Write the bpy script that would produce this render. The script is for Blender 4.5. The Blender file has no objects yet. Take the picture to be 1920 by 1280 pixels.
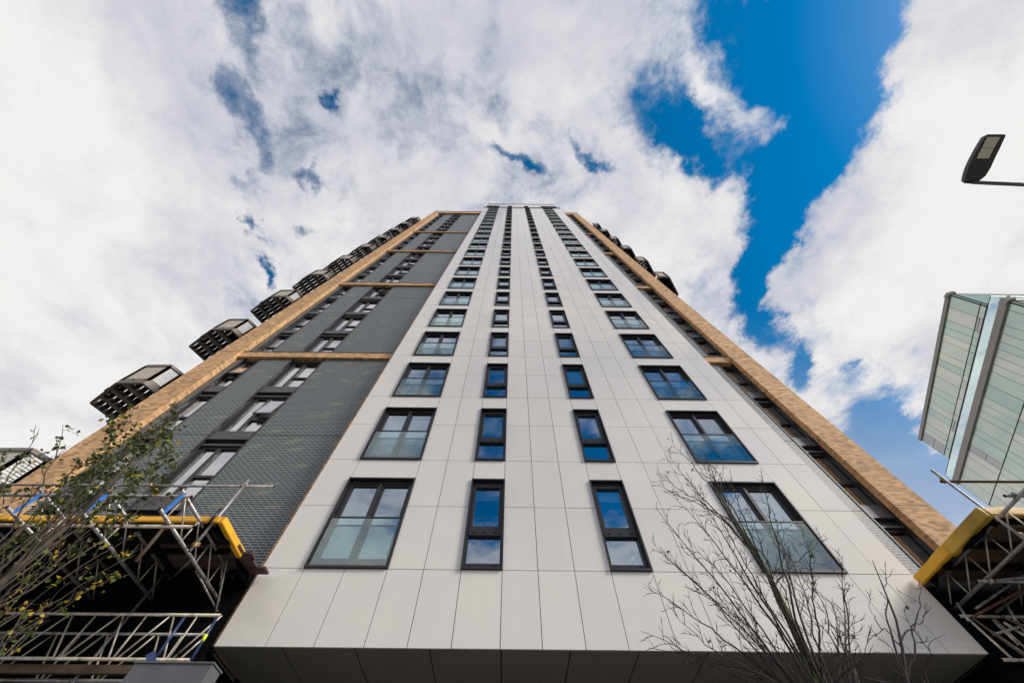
import bpy, bmesh, math, random
from mathutils import Vector, Matrix
rad = math.radians
random.seed(7)
sc = bpy.context.scene
col = sc.collection

# ------------------------------------------------------------------ camera
R = [(0.99992627, 0.01192753, 0.00227972),
     (-0.01166355, 0.89107978, 0.45369681),
     (0.00338007, -0.45368994, 0.89115319)]
FPX, EYE = 666.535, 1.6
cam_d = bpy.data.cameras.new('camera'); cam = bpy.data.objects.new('camera', cam_d); col.objects.link(cam)
cam_d.sensor_width = 36; cam_d.lens = FPX * 36 / 1920; cam_d.clip_start = .05; cam_d.clip_end = 5000
cam.matrix_world = Matrix([(R[0][0], -R[0][1], -R[0][2], 0), (R[1][0], -R[1][1], -R[1][2], 0),
                           (R[2][0], -R[2][1], -R[2][2], EYE), (0, 0, 0, 1)])
sc.camera = cam
sc.render.resolution_x, sc.render.resolution_y = 1024, 682
vs = sc.view_settings
vs.view_transform = 'Standard'; vs.look = 'None'; vs.exposure = 0; vs.gamma = 1; vs.use_curve_mapping = False

def ray(px, py):
    v = (px - 960, py - 640, FPX)
    return Vector([sum(R[i][k] * v[k] for k in range(3)) for i in range(3)])
def atY(px, py, Y):
    r = ray(px, py); r = r / r.y * Y; return Vector((r.x, Y, r.z + EYE))

# ------------------------------------------------------------------ sky and sun
SUN_EL, SUN_AZ = rad(32), rad(112)      # azimuth clockwise from +Y: right and behind the camera
world = bpy.data.worlds.new('World'); sc.world = world; world.use_nodes = True
nt = world.node_tree; N = nt.nodes; L = nt.links; N.clear()
def nd(t, **k):
    n = N.new(t)
    for a, b in k.items(): setattr(n, a, b)
    return n
def vmath(op, a, b=None):
    n = nd('ShaderNodeVectorMath', operation=op)
    for i, s in enumerate((a, b)):
        if s is None: continue
        if hasattr(s, 'links'): L.new(s, n.inputs[i])
        else: n.inputs[i].default_value = s
    return n.outputs[0] if op not in ('LENGTH', 'DOT_PRODUCT') else n.outputs[1]
def fmath(op, a, b=None, c=None, clamp=False):
    n = nd('ShaderNodeMath', operation=op, use_clamp=clamp)
    for i, s in enumerate((a, b, c)):
        if s is None: continue
        if hasattr(s, 'links'): L.new(s, n.inputs[i])
        else: n.inputs[i].default_value = s
    return n.outputs[0]
def mrange(v, a, b, c=0., d=1., smooth=True):
    n = nd('ShaderNodeMapRange', interpolation_type='SMOOTHSTEP' if smooth else 'LINEAR')
    L.new(v, n.inputs[0])
    for i, x in enumerate((a, b, c, d)): n.inputs[i + 1].default_value = x
    return n.outputs[0]
def noise(vec, scale, detail, rough=.5, dist=0., lac=2.):
    n = nd('ShaderNodeTexNoise'); L.new(vec, n.inputs['Vector'])
    n.inputs['Scale'].default_value = scale; n.inputs['Detail'].default_value = detail
    n.inputs['Roughness'].default_value = rough; n.inputs['Distortion'].default_value = dist
    n.inputs['Lacunarity'].default_value = lac
    return n
tc = nd('ShaderNodeTexCoord')
sep = nd('ShaderNodeSeparateXYZ'); L.new(tc.outputs['Generated'], sep.inputs[0])
zc = fmath('MAXIMUM', sep.outputs[2], .12)
u = fmath('DIVIDE', sep.outputs[0], zc); v = fmath('DIVIDE', sep.outputs[1], zc)
cmb = nd('ShaderNodeCombineXYZ'); L.new(u, cmb.inputs[0]); L.new(v, cmb.inputs[1])
P0 = cmb.outputs[0]                      # position on a flat cloud deck
nw = noise(P0, 3.2, 3, .55)
warp = vmath('SCALE', vmath('SUBTRACT', nw.outputs['Color'], (.5, .5, .5)))
warp.node.inputs['Scale'].default_value = .16
nw2 = noise(P0, 8.5, 9, .66)
warp2 = vmath('SCALE', vmath('SUBTRACT', nw2.outputs['Color'], (.5, .5, .5)))
warp2.node.inputs['Scale'].default_value = .20
PS = vmath('ADD', P0, warp)
PW = vmath('ADD', PS, warp2)
def blob(cx, cy, rx, ry, ang, amp):
    m = nd('ShaderNodeMapping', vector_type='TEXTURE')
    L.new(PW, m.inputs['Vector'])
    m.inputs['Location'].default_value = (cx, cy, 0); m.inputs['Rotation'].default_value = (0, 0, rad(ang))
    m.inputs['Scale'].default_value = (rx, ry, 1)
    return fmath('MULTIPLY', mrange(vmath('LENGTH', m.outputs[0]), .15, 1., 1., 0.), amp)
BL = [ # openings in the clouds (negative) and cloud banks (positive)
 (.70, -.42, .42, .20, 90, -1.1), (.77, -.17, .26, .17, 80, -1.15), (.72, .06, .22, .15, 100, -1.1), (.55, -.04, .24, .11, 15, -.8),
 (.38, -.08, .22, .13, 30, -.55), (.58, -.24, .22, .16, 30, -.42), (-.16, -.12, .75, .5, 0, -.09), (.70, .26, .22, .085, 95, -1.0), (.78, .44, .17, .075, 60, -.8), (.93, .58, .20, .06, 50, -.45),
 (1.22, .72, .24, .13, 40, -.42), (1.55, 1.08, .60, .23, 36, -1.0), (2.3, 1.5, .9, .4, 33, -.9), (1.15, .60, .09, .06, 20, -.3),
 (-.60, -.27, .17, .06, 84, -.32), (-.65, -.12, .12, .045, 88, -.30), (-.63, -.02, .06, .04, 88, -.25), (.50, -.25, .24, .16, 20, -.45), (.44, -.36, .10, .2, 0, -.2), (-.66, .06, .12, .03, 90, -.3), (-.70, .16, .05, .035, 90, -.6),
 (-.71, .29, .06, .03, 90, -.6), (-.45, -.11, .04, .03, 60, -.36), (-.52, .06, .05, .03, 10, -.38), (.0, .0, .10, .03, 20, -.4),
 (-.03, -.10, .30, .05, 15, -.2), (.20, -.02, .09, .03, 40, -.4), (-.55, .18, .05, .03, 0, -.35), (-.57, -.42, .2, .05, 90, -.22),
 (1.35, -.20, .62, .45, 90, .7), (1.20, .22, .38, .36, 40, .85), (1.9, .3, .9, .5, 10, .6), (-1.25, 0., .52, 1.4, 0, .8), (-2.2, .9, 1.2, 1.5, 0, .8),
 (.25, .25, .36, .30, 0, .3), (.0, -.30, .30, .18, 0, .15),
 (.1, -1.25, .9, .45, 8, -.62), (1.0, -1.0, .7, .5, 30, -.62), (-1.6, -1.4, 1.2, .9, 0, .6), (.5, -2.4, 1.6, .6, 0, -.4),
 (1.08, -1.35, .36, .42, 0, .85), (.15, -.66, .75, .24, 4, -.6), (.12, -.90, .65, .22, 0, -.5)]
acc = None
for b in BL:
    o = blob(*b); acc = o if acc is None else fmath('ADD', acc, o)
n1 = noise(PS, 3.0, 10, .62, .2); n2 = noise(PS, 10., 9, .68, .3)
mix1 = fmath('ADD', fmath('MULTIPLY', n1.outputs['Fac'], 1.7), fmath('MULTIPLY', n2.outputs['Fac'], .85))
dens = fmath('ADD', fmath('ADD', mix1, acc), -.70)
cover = mrange(dens, -.10, .60)
veil = fmath('MULTIPLY', mrange(v, .35, 1.35), .62)      # thin haze low over the roofs
cover = fmath('MAXIMUM', cover, veil)
# shade inside the clouds: slow grey-violet hollows and fine bright billows
n3 = noise(vmath('ADD', PS, (3.1, 1.7, 0)), 2.3, 8, .60, .2)
shade = mrange(fmath('ADD', fmath('MULTIPLY', n3.outputs['Fac'], .8), fmath('MULTIPLY', dens, .16)), .34, .66)
cr = nd('ShaderNodeMix', data_type='RGBA'); L.new(shade, cr.inputs[0])
cr.inputs[6].default_value = (5.7, 5.8, 6.6, 1); cr.inputs[7].default_value = (8.9, 8.75, 8.6, 1)
sky = nd('ShaderNodeTexSky', sky_type='NISHITA'); sky.sun_disc = False
sky.sun_elevation = SUN_EL; sky.sun_rotation = SUN_AZ; sky.altitude = 50; sky.air_density = 1.0; sky.dust_density = .3; sky.ozone_density = 3.
hs = nd('ShaderNodeHueSaturation'); hs.inputs['Saturation'].default_value = 1.6; hs.inputs['Value'].default_value = 1.3
hs.inputs['Hue'].default_value = .488
L.new(sky.outputs[0], hs.inputs['Color'])
mx = nd('ShaderNodeMix', data_type='RGBA'); L.new(cover, mx.inputs[0]); L.new(hs.outputs[0], mx.inputs[6]); L.new(cr.outputs[2], mx.inputs[7])
bg = nd('ShaderNodeBackground'); bg.inputs['Strength'].default_value = .1; L.new(mx.outputs[2], bg.inputs['Color'])
wo = nd('ShaderNodeOutputWorld'); L.new(bg.outputs[0], wo.inputs['Surface'])
world.cycles.sampling_method = 'MANUAL'; world.cycles.sample_map_resolution = 1024

sd = bpy.data.lights.new('sun', 'SUN'); sd.energy = 3.7; sd.angle = rad(18); sd.color = (1, .94, .86)
so = bpy.data.objects.new('sun', sd); col.objects.link(so)
sdir = Vector((math.sin(SUN_AZ) * math.cos(SUN_EL), math.cos(SUN_AZ) * math.cos(SUN_EL), math.sin(SUN_EL)))
so.rotation_euler = sdir.to_track_quat('Z', 'Y').to_euler(); so.location = (20, -20, 60)

# ------------------------------------------------------------------ materials
MATS = {}
def mat(name, colr, rough=.6, metal=0., coat=0., var=0., vscale=1., bump=0., bscale=20., spec=.5):
    m = bpy.data.materials.new(name); m.use_nodes = True; t = m.node_tree; b = t.nodes['Principled BSDF']
    b.inputs['Base Color'].default_value = (*colr, 1); b.inputs['Roughness'].default_value = rough
    b.inputs['Metallic'].default_value = metal; b.inputs['Coat Weight'].default_value = coat
    b.inputs['Coat Roughness'].default_value = .04; b.inputs['Specular IOR Level'].default_value = spec
    tcn = t.nodes.new('ShaderNodeTexCoord')
    if var:
        n = t.nodes.new('ShaderNodeTexNoise'); n.inputs['Scale'].default_value = vscale; n.inputs['Detail'].default_value = 6
        t.links.new(tcn.outputs['Object'], n.inputs['Vector'])
        mr = t.nodes.new('ShaderNodeMapRange'); t.links.new(n.outputs['Fac'], mr.inputs[0])
        mr.inputs[1].default_value = .3; mr.inputs[2].default_value = .7; mr.inputs[3].default_value = 1 - var; mr.inputs[4].default_value = 1 + var
        mm = t.nodes.new('ShaderNodeVectorMath'); mm.operation = 'SCALE'; mm.inputs[0].default_value = colr
        t.links.new(mr.outputs[0], mm.inputs['Scale']); t.links.new(mm.outputs[0], b.inputs['Base Color'])
    if bump:
        n = t.nodes.new('ShaderNodeTexNoise'); n.inputs['Scale'].default_value = bscale; n.inputs['Detail'].default_value = 5
        t.links.new(tcn.outputs['Object'], n.inputs['Vector'])
        bp = t.nodes.new('ShaderNodeBump'); bp.inputs['Strength'].default_value = bump; bp.inputs['Distance'].default_value = .02
        t.links.new(n.outputs['Fac'], bp.inputs['Height']); t.links.new(bp.outputs[0], b.inputs['Normal'])
    MATS[name] = m; return m
def brick(name, c1, c2, mortar, bw, rh, ms, rough, accent=None, coat=0., thr=.72):
    m = bpy.data.materials.new(name); m.use_nodes = True; t = m.node_tree; b = t.nodes['Principled BSDF']; nn = t.nodes; ll = t.links
    tcn = nn.new('ShaderNodeTexCoord'); sp = nn.new('ShaderNodeSeparateXYZ'); ll.new(tcn.outputs['Object'], sp.inputs[0])
    ad = nn.new('ShaderNodeMath'); ll.new(sp.outputs[0], ad.inputs[0]); ll.new(sp.outputs[1], ad.inputs[1])
    cb = nn.new('ShaderNodeCombineXYZ'); ll.new(ad.outputs[0], cb.inputs[0]); ll.new(sp.outputs[2], cb.inputs[1])
    br = nn.new('ShaderNodeTexBrick'); ll.new(cb.outputs[0], br.inputs['Vector'])
    br.inputs['Scale'].default_value = 1; br.inputs['Brick Width'].default_value = bw; br.inputs['Row Height'].default_value = rh
    br.inputs['Mortar Size'].default_value = ms; br.inputs['Mortar Smooth'].default_value = .2; br.inputs['Bias'].default_value = 0
    br.inputs['Color1'].default_value = (*c1, 1); br.inputs['Color2'].default_value = (*c2, 1); br.inputs['Mortar'].default_value = (*mortar, 1)
    out = br.outputs['Color']
    # per-brick tone: one random value for every brick, or for a short run of them when there is an accent colour
    def M(op, x, y=None):
        q = nn.new('ShaderNodeMath'); q.operation = op
        for i, z in enumerate((x, y)):
            if z is None: continue
            if hasattr(z, 'links'): ll.new(z, q.inputs[i])
            else: q.inputs[i].default_value = z
        return q.outputs[0]
    row = M('FLOOR', M('DIVIDE', sp.outputs[2], rh)); par = M('SUBTRACT', 1., M('FLOORED_MODULO', row, 2.))
    cl = M('FLOOR', M('ADD', M('DIVIDE', ad.outputs[0], bw), M('MULTIPLY', par, .5)))
    if accent: cl = M('FLOOR', M('DIVIDE', M('ADD', cl, M('MULTIPLY', row, .5)), 2.)); row = M('FLOOR', M('DIVIDE', row, 2.))
    c2_ = nn.new('ShaderNodeCombineXYZ'); ll.new(cl, c2_.inputs[0]); ll.new(row, c2_.inputs[1])
    wn = nn.new('ShaderNodeTexWhiteNoise'); wn.noise_dimensions = '2D'; ll.new(c2_.outputs[0], wn.inputs['Vector'])
    if accent:
        th = M('GREATER_THAN', wn.outputs['Value'], .94)
        fm = nn.new('ShaderNodeMath'); fm.operation = 'SUBTRACT'; fm.use_clamp = True; ll.new(th, fm.inputs[0]); ll.new(br.outputs['Fac'], fm.inputs[1])
        mxn = nn.new('ShaderNodeMix'); mxn.data_type = 'RGBA'
        ll.new(fm.outputs[0], mxn.inputs[0]); ll.new(out, mxn.inputs[6]); mxn.inputs[7].default_value = (*accent, 1)
        out = mxn.outputs[2]
    else:
        pw = M('POWER', wn.outputs['Value'], .6)
        mr = nn.new('ShaderNodeMapRange'); ll.new(pw, mr.inputs[0])
        mr.inputs[3].default_value = .52; mr.inputs[4].default_value = 1.2
        lg = nn.new('ShaderNodeTexNoise'); lg.inputs['Scale'].default_value = .5; lg.inputs['Detail'].default_value = 4; ll.new(tcn.outputs['Object'], lg.inputs['Vector'])
        lm_ = M('MULTIPLY', mr.outputs[0], M('ADD', M('MULTIPLY', lg.outputs['Fac'], .5), .75))
        vm = nn.new('ShaderNodeVectorMath'); vm.operation = 'SCALE'; ll.new(out, vm.inputs[0]); ll.new(lm_, vm.inputs['Scale']); out = vm.outputs[0]
    ll.new(out, b.inputs['Base Color']); b.inputs['Roughness'].default_value = rough; b.inputs['Coat Weight'].default_value = coat; b.inputs['Coat Roughness'].default_value = .25
    bp = nn.new('ShaderNodeBump'); bp.inputs['Strength'].default_value = .6; bp.inputs['Distance'].default_value = .006; bp.invert = True
    ll.new(br.outputs['Fac'], bp.inputs['Height']); ll.new(bp.outputs[0], b.inputs['Normal'])
    MATS[name] = m; return m
def glass(name, tint, gl, base, fres, rough=.01):
    m = bpy.data.materials.new(name); m.use_nodes = True; t = m.node_tree; nn = t.nodes; ll = t.links; nn.clear()
    tr = nn.new('ShaderNodeBsdfTransparent'); tr.inputs[0].default_value = (*tint, 1)
    g = nn.new('ShaderNodeBsdfGlossy'); g.inputs['Color'].default_value = (*gl, 1); g.inputs['Roughness'].default_value = rough
    fr = nn.new('ShaderNodeFresnel'); fr.inputs[0].default_value = 1.5
    ma = nn.new('ShaderNodeMath'); ma.operation = 'MULTIPLY_ADD'; ma.use_clamp = True; ll.new(fr.outputs[0], ma.inputs[0]); ma.inputs[1].default_value = fres; ma.inputs[2].default_value = base
    # slight waviness of the sheets
    tcn = nn.new('ShaderNodeTexCoord'); n = nn.new('ShaderNodeTexNoise'); n.inputs['Scale'].default_value = .9; ll.new(tcn.outputs['Object'], n.inputs['Vector'])
    bp = nn.new('ShaderNodeBump'); bp.inputs['Strength'].default_value = .1; bp.inputs['Distance'].default_value = .03; ll.new(n.outputs['Fac'], bp.inputs['Height'])
    ll.new(bp.outputs[0], g.inputs['Normal'])
    mixs = nn.new('ShaderNodeMixShader'); ll.new(ma.outputs[0], mixs.inputs[0]); ll.new(tr.outputs[0], mixs.inputs[1]); ll.new(g.outputs[0], mixs.inputs[2])
    o = nn.new('ShaderNodeOutputMaterial'); ll.new(mixs.outputs[0], o.inputs[0]); MATS[name] = m; return m

def panelmat(name, c):
    m = mat(name, c, .62, coat=.9, spec=.2); t = m.node_tree; b = t.nodes['Principled BSDF']; tcn = t.nodes.new('ShaderNodeTexCoord')
    out = None
    for sc3, amp in (((.35, .35, .35), .05), ((3.2, 3.2, .22), .05), ((22, 22, 9), .018)):
        mp = t.nodes.new('ShaderNodeMapping'); mp.inputs['Scale'].default_value = sc3; t.links.new(tcn.outputs['Object'], mp.inputs['Vector'])
        n = t.nodes.new('ShaderNodeTexNoise'); n.inputs['Scale'].default_value = 1; n.inputs['Detail'].default_value = 5; t.links.new(mp.outputs[0], n.inputs['Vector'])
        ma = t.nodes.new('ShaderNodeMath'); ma.operation = 'MULTIPLY_ADD'; t.links.new(n.outputs['Fac'], ma.inputs[0]); ma.inputs[1].default_value = amp * 2; ma.inputs[2].default_value = (1 if out is None else 0) - amp
        if out is not None:
            ad = t.nodes.new('ShaderNodeMath'); t.links.new(out, ad.inputs[0]); t.links.new(ma.outputs[0], ad.inputs[1]); out = ad.outputs[0]
        else: out = ma.outputs[0]
    vm = t.nodes.new('ShaderNodeVectorMath'); vm.operation = 'SCALE'; vm.inputs[0].default_value = c; t.links.new(out, vm.inputs['Scale']); t.links.new(vm.outputs[0], b.inputs['Base Color'])
panelmat('panel', (.735, .69, .645)); panelmat('panel_b', (.715, .675, .635)); panelmat('panel_c', (.75, .705, .655))
mat('joint', (.05, .045, .04), .9)
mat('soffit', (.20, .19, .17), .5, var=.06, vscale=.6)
mat('frame', (.022, .020, .022), .38, var=.12, vscale=3)
mat('frame_grey', (.075, .068, .070), .42, var=.12, vscale=3)
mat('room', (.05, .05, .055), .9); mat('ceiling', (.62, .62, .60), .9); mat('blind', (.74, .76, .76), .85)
mat('blue_cloth', (.06, .16, .42), .8); mat('orange_cloth', (.75, .16, .03), .8)
mat('curtain', (.45, .43, .40), .9, var=.2, vscale=8)
glass('pane', (.70, .76, .80), (.78, .88, 1.), .42, .9)
glass('pane_pale', (.85, .90, .88), (1., 1., 1.), .55, .8)
glass('balustrade', (.70, .88, .86), (.84, .97, .97), .20, .5)
brick('tan_brick', (.72, .43, .205), (.56, .315, .145), (.54, .37, .22), .175, .066, .005, .85)
brick('dark_brick', (.028, .037, .039), (.050, .060, .062), (.40, .42, .41), .18, .066, .0072, .5, accent=(.115, .13, .07), coat=.22)
brick('low_brick', (.06, .04, .028), (.045, .03, .02), (.06, .05, .04), .20, .066, .006, .85)
mat('coping', (.10, .085, .07), .5); mat('coping_tan', (.45, .38, .20), .5)
mat('steel_brown', (.155, .13, .108), .5, var=.2, vscale=4); mat('mesh_pale', (.52, .46, .38), .6, var=.1, vscale=5)
mat('galv', (.33, .32, .32), .45, metal=.6, var=.35, vscale=9, bump=.2, bscale=60)
def rusty(name):
    t = MATS[name].node_tree; b = t.nodes['Principled BSDF']; src = b.inputs['Base Color'].links[0].from_socket
    n = t.nodes.new('ShaderNodeTexNoise'); n.inputs['Scale'].default_value = 5; n.inputs['Detail'].default_value = 8; n.inputs['Roughness'].default_value = .7
    tcn = t.nodes.new('ShaderNodeTexCoord'); t.links.new(tcn.outputs['Object'], n.inputs['Vector'])
    r = t.nodes.new('ShaderNodeMapRange'); r.inputs[1].default_value = .54; r.inputs[2].default_value = .66; t.links.new(n.outputs['Fac'], r.inputs[0])
    x = t.nodes.new('ShaderNodeMix'); x.data_type = 'RGBA'; t.links.new(r.outputs[0], x.inputs[0]); t.links.new(src, x.inputs[6]); x.inputs[7].default_value = (.13, .085, .06, 1)
    t.links.new(x.outputs[2], b.inputs['Base Color'])
mat('galv_pale', (.50, .45, .37), .5, metal=.35, var=.3, vscale=7)
rusty('galv'); rusty('galv_pale'); mat('rust', (.14, .065, .04), .8, var=.4, vscale=25); mat('brass', (.38, .26, .11), .6, metal=.5, var=.4, vscale=30)
mat('foam', (.80, .40, .02), .55, var=.14, vscale=3, bump=.5, bscale=5)
mat('foam_old', (.48, .29, .035), .6, var=.35, vscale=2.5, bump=.5, bscale=5)
mat('ply', (.010, .008, .007), .9, spec=.1, var=.5, vscale=2.5, bump=.3); mat('ply_warm', (.06, .034, .018), .8, var=.5, vscale=2.5, bump=.3); mat('plank', (.07, .04, .038), .75, var=.4, vscale=6)  # left deck and bearers near black: under-deck shade put into the colour
mat('timber', (.10, .07, .045), .8, var=.35, vscale=5); mat('netting', (.0045, .0045, .005), .95, spec=.05)  # black for nets and slats, also painted shade behind the gantry
mat('strap', (.03, .16, .50), .5, var=.3, vscale=20); mat('blue_steel', (.04, .07, .16), .45, metal=.3, var=.3, vscale=10)
mat('neon', (.65, .85, .03), .5); mat('casing', (.105, .105, .115), .6, var=.15, vscale=3)
mat('asphalt', (.05, .05, .05), .9, var=.2, vscale=3); mat('paving', (.24, .23, .21), .85, var=.15, vscale=1.2); mat('kerb', (.32, .31, .29), .85)
mat('bark', (.055, .044, .030), .85, var=.4, vscale=20, bump=.4); mat('moss', (.075, .085, .025), .9, var=.4, vscale=14, bump=.4)
mat('twig', (.020, .012, .011), .8, var=.3, vscale=15); mat('twig_pale', (.065, .048, .038), .8, var=.3, vscale=15)
mat('fin', (.44, .41, .365), .7, spec=.15, var=.04, vscale=.5)
mat('lamp_body', (.035, .033, .030), .4); mat('lamp_lens', (.88, .84, .70), .3, var=.08, vscale=30); mat('pole', (.17, .17, .18), .4, metal=.5)
def leafmat(name, c):
    m = mat(name, c, .55, var=.3, vscale=6); t = m.node_tree; b = t.nodes['Principled BSDF']
    tl = t.nodes.new('ShaderNodeBsdfTranslucent'); tl.inputs[0].default_value = (c[0] * 1.6, c[1] * 1.8, c[2], 1)
    ms = t.nodes.new('ShaderNodeMixShader'); ms.inputs[0].default_value = .35
    t.links.new(b.outputs[0], ms.inputs[1]); t.links.new(tl.outputs[0], ms.inputs[2]); t.links.new(ms.outputs[0], t.nodes['Material Output'].inputs[0])
leafmat('leaf_dark', (.055, .065, .022)); leafmat('leaf_green', (.10, .13, .03)); leafmat('leaf_yellow', (.50, .34, .03)); leafmat('leaf_brown', (.12, .07, .03))
mat('pg_matte', (.40, .54, .52), .8, spec=0.)
def ggl(name, c):
    m = mat(name, c, .12, coat=1., var=.08, vscale=.5); m.node_tree.nodes['Principled BSDF'].inputs['Coat IOR'].default_value = 2.5
for nme, c in (('pg_a', (.72, .86, .66)), ('pg_b', (.58, .80, .62)), ('pg_c', (.86, .90, .72)), ('pg_d', (.50, .49, .44)), ('pg_e', (.42, .68, .52))): ggl(nme, c)
glass('terrace_glass', (.72, .90, .82), (.80, .95, .92), .12, .8)

# ------------------------------------------------------------------ mesh helpers
class MB:
    def __init__(s, *mats): s.v = []; s.f = []; s.m = []; s.mats = list(mats); s.sm = []
    def mi(s, name):
        if name not in s.mats: s.mats.append(name)
        return s.mats.index(name)
    def face(s, pts, m=None, smooth=False):
        b = len(s.v); s.v += [tuple(p) for p in pts]; s.f.append(tuple(range(b, b + len(pts)))); s.m.append(s.mi(m) if m else 0); s.sm.append(smooth)
    def box(s, x0, x1, y0, y1, z0, z1, m=None):
        b = len(s.v); s.v += [(x, y, z) for z in (z0, z1) for y in (y0, y1) for x in (x0, x1)]
        for f in ((0, 2, 3, 1), (4, 5, 7, 6), (0, 1, 5, 4), (2, 6, 7, 3), (0, 4, 6, 2), (1, 3, 7, 5)):
            s.f.append(tuple(b + i for i in f)); s.m.append(s.mi(m) if m else 0); s.sm.append(False)
        return s
    def bar(s, a, b, w, h, m=None):             # rectangular bar between two points
        a = Vector(a); b = Vector(b); d = (b - a).normalized(); up = Vector((0, 0, 1)) if abs(d.z) < .95 else Vector((0, 1, 0))
        x = d.cross(up).normalized() * w / 2; y = x.cross(d).normalized() * h / 2; k = len(s.v)
        for p in (a, b): s.v += [tuple(p + x * i + y * j) for i, j in ((-1, -1), (1, -1), (1, 1), (-1, 1))]
        for f in ((3, 2, 1, 0), (4, 5, 6, 7), (0, 1, 5, 4), (1, 2, 6, 5), (2, 3, 7, 6), (3, 0, 4, 7)):
            s.f.append(tuple(k + i for i in f)); s.m.append(s.mi(m) if m else 0); s.sm.append(False)
        return s
    def tube(s, pts, rs, n=10, m=None, cap=True, hollow=False):
        pts = [Vector(p) for p in pts]
        if not hasattr(rs, '__len__'): rs = [rs] * len(pts)
        mi = s.mi(m) if m else 0; base = len(s.v); x = None
        for i, p in enumerate(pts):
            d = (pts[min(i + 1, len(pts) - 1)] - pts[max(i - 1, 0)])
            d = d.normalized() if d.length > 1e-9 else Vector((0, 0, 1))
            if x is None: x = d.orthogonal().normalized()
            else:
                x = x - d * x.dot(d); x = x.normalized() if x.length > 1e-6 else d.orthogonal().normalized()
            y = d.cross(x)
            for k in range(n):
                a = 2 * math.pi * k / n; s.v.append(tuple(p + (x * math.cos(a) + y * math.sin(a)) * rs[i]))
        for i in range(len(pts) - 1):
            for k in range(n):
                a = base + i * n; s.f.append((a + k, a + (k + 1) % n, a + n + (k + 1) % n, a + n + k)); s.m.append(mi); s.sm.append(True)
        if cap:
            if hollow:
                dk = s.mi('netting')  # tube stays closed; black end discs paint the shade of an open bore
                for e, o in ((0, -1), (len(pts) - 1, 1)):
                    s.f.append(tuple(base + e * n + k for k in (range(n) if o > 0 else range(n - 1, -1, -1)))); s.m.append(dk); s.sm.append(False)
            else:
                s.f.append(tuple(base + k for k in range(n - 1, -1, -1))); s.m.append(mi); s.sm.append(False)
                s.f.append(tuple(base + (len(pts) - 1) * n + k for k in range(n))); s.m.append(mi); s.sm.append(False)
        return s
    def mesh(s, name, bevel=0):
        me = bpy.data.meshes.new(name); me.from_pydata(s.v, [], s.f)
        for k in s.mats: me.materials.append(MATS[k])
        me.polygons.foreach_set('material_index', s.m); me.polygons.foreach_set('use_smooth', s.sm); me.update(); return me
    def build(s, name, parent=None, loc=(0, 0, 0), bevel=0):
        o = bpy.data.objects.new(name, s.mesh(name)); col.objects.link(o); o.location = loc
        if parent: o.parent = parent
        if bevel:
            b = o.modifiers.new('bevel', 'BEVEL'); b.width = bevel; b.segments = 2; b.limit_method = 'ANGLE'
        return o
def tag(o, label=None, cat=None, group=None, kind=None):
    if label: o['label'] = label
    if cat: o['category'] = cat
    if group: o['group'] = group
    if kind: o['kind'] = kind
    return o
def empty(name, loc=(0, 0, 0)):
    o = bpy.data.objects.new(name, None); col.objects.link(o); o.location = loc; o.empty_display_size = .2; return o
def inst(name, me, parent, loc=(0, 0, 0), rot=None):
    o = bpy.data.objects.new(name, me); col.objects.link(o); o.location = loc; o.parent = parent
    if rot: o.rotation_euler = rot
    return o

# ------------------------------------------------------------------ ground
g = MB('asphalt'); g.face([(-400, -400, -.12), (400, -400, -.12), (400, 400, -.12), (-400, 400, -.12)])
tag(g.build('road'), kind='structure')
g = MB('paving', 'joint', 'kerb'); g.box(-40, 40, -1.5, 40, -.3, 0, 'paving'); g.box(-40, 40, -1.68, -1.5, -.3, .003, 'kerb')
tag(g.build('pavement'), kind='structure')

# ------------------------------------------------------------------ the tower
D = 7.55; P = 2.997; S0 = 6.008
XL, XR = -5.09, 8.38; ZB, ZT = 4.673, 69.3
TAN, DK, GL = 7.65, 7.87, 8.16
PLx0, PLx1, PRx0, PRx1, ZW = -12.87, -11.95, 9.74, 10.66, 63.6
tower = empty('residential_tower', (0, D, 0))
tag(tower, 'tall white panelled residential tower with tan and dark brick wings', 'tower')
class _T:  # parts are modelled in world coordinates, so cancel the parent's offset
    pass
def part(mb, name, bevel=0):
    o = mb.build(name, tower, bevel=bevel); o.location = (0, -D, 0); return o
GAP = .013
cols = [-5.09, -4.21, -3.37, -2.5, -1.75, -.98, -.13, .61, 1.37, 2.12, 2.98, 3.74, 4.52, 5.28, 6.155, 7.03, 7.70, 8.38]
wins = [(-4.21, -2.5, 'w'), (-.98, -.13, 'n'), (2.12, 2.98, 'n'), (5.28, 7.03, 'w')]
HW = 2.31
pm = MB('panel'); bk = MB('joint')
def pane_box(x0, x1, z0, z1, y=D):
    g2 = GAP / 2
    a = random.uniform(-.0015, .0015)
    pm.box(x0 + g2, x1 - g2, y + a, y + .035, z0 + g2, z1 - g2, random.choice(['panel', 'panel', 'panel_b', 'panel_c']))
for a, b in zip(cols[:-1], cols[1:]): pane_box(a, b, ZB, S0)
inwin = lambda a, b: any(x0 - .01 <= a and b <= x1 + .01 for x0, x1, _ in wins)
for k in range(21):
    z0 = S0 + k * P
    for a, b in zip(cols[:-1], cols[1:]):
        if not inwin(a, b):
            pane_box(a, b, z0, z0 + P / 2); pane_box(a, b, z0 + P / 2, z0 + P)
    for x0, x1, _ in wins: pane_box(x0, x1, z0 + HW, z0 + P)
ztop = S0 + 21 * P
part(pm, 'cladding')
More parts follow.
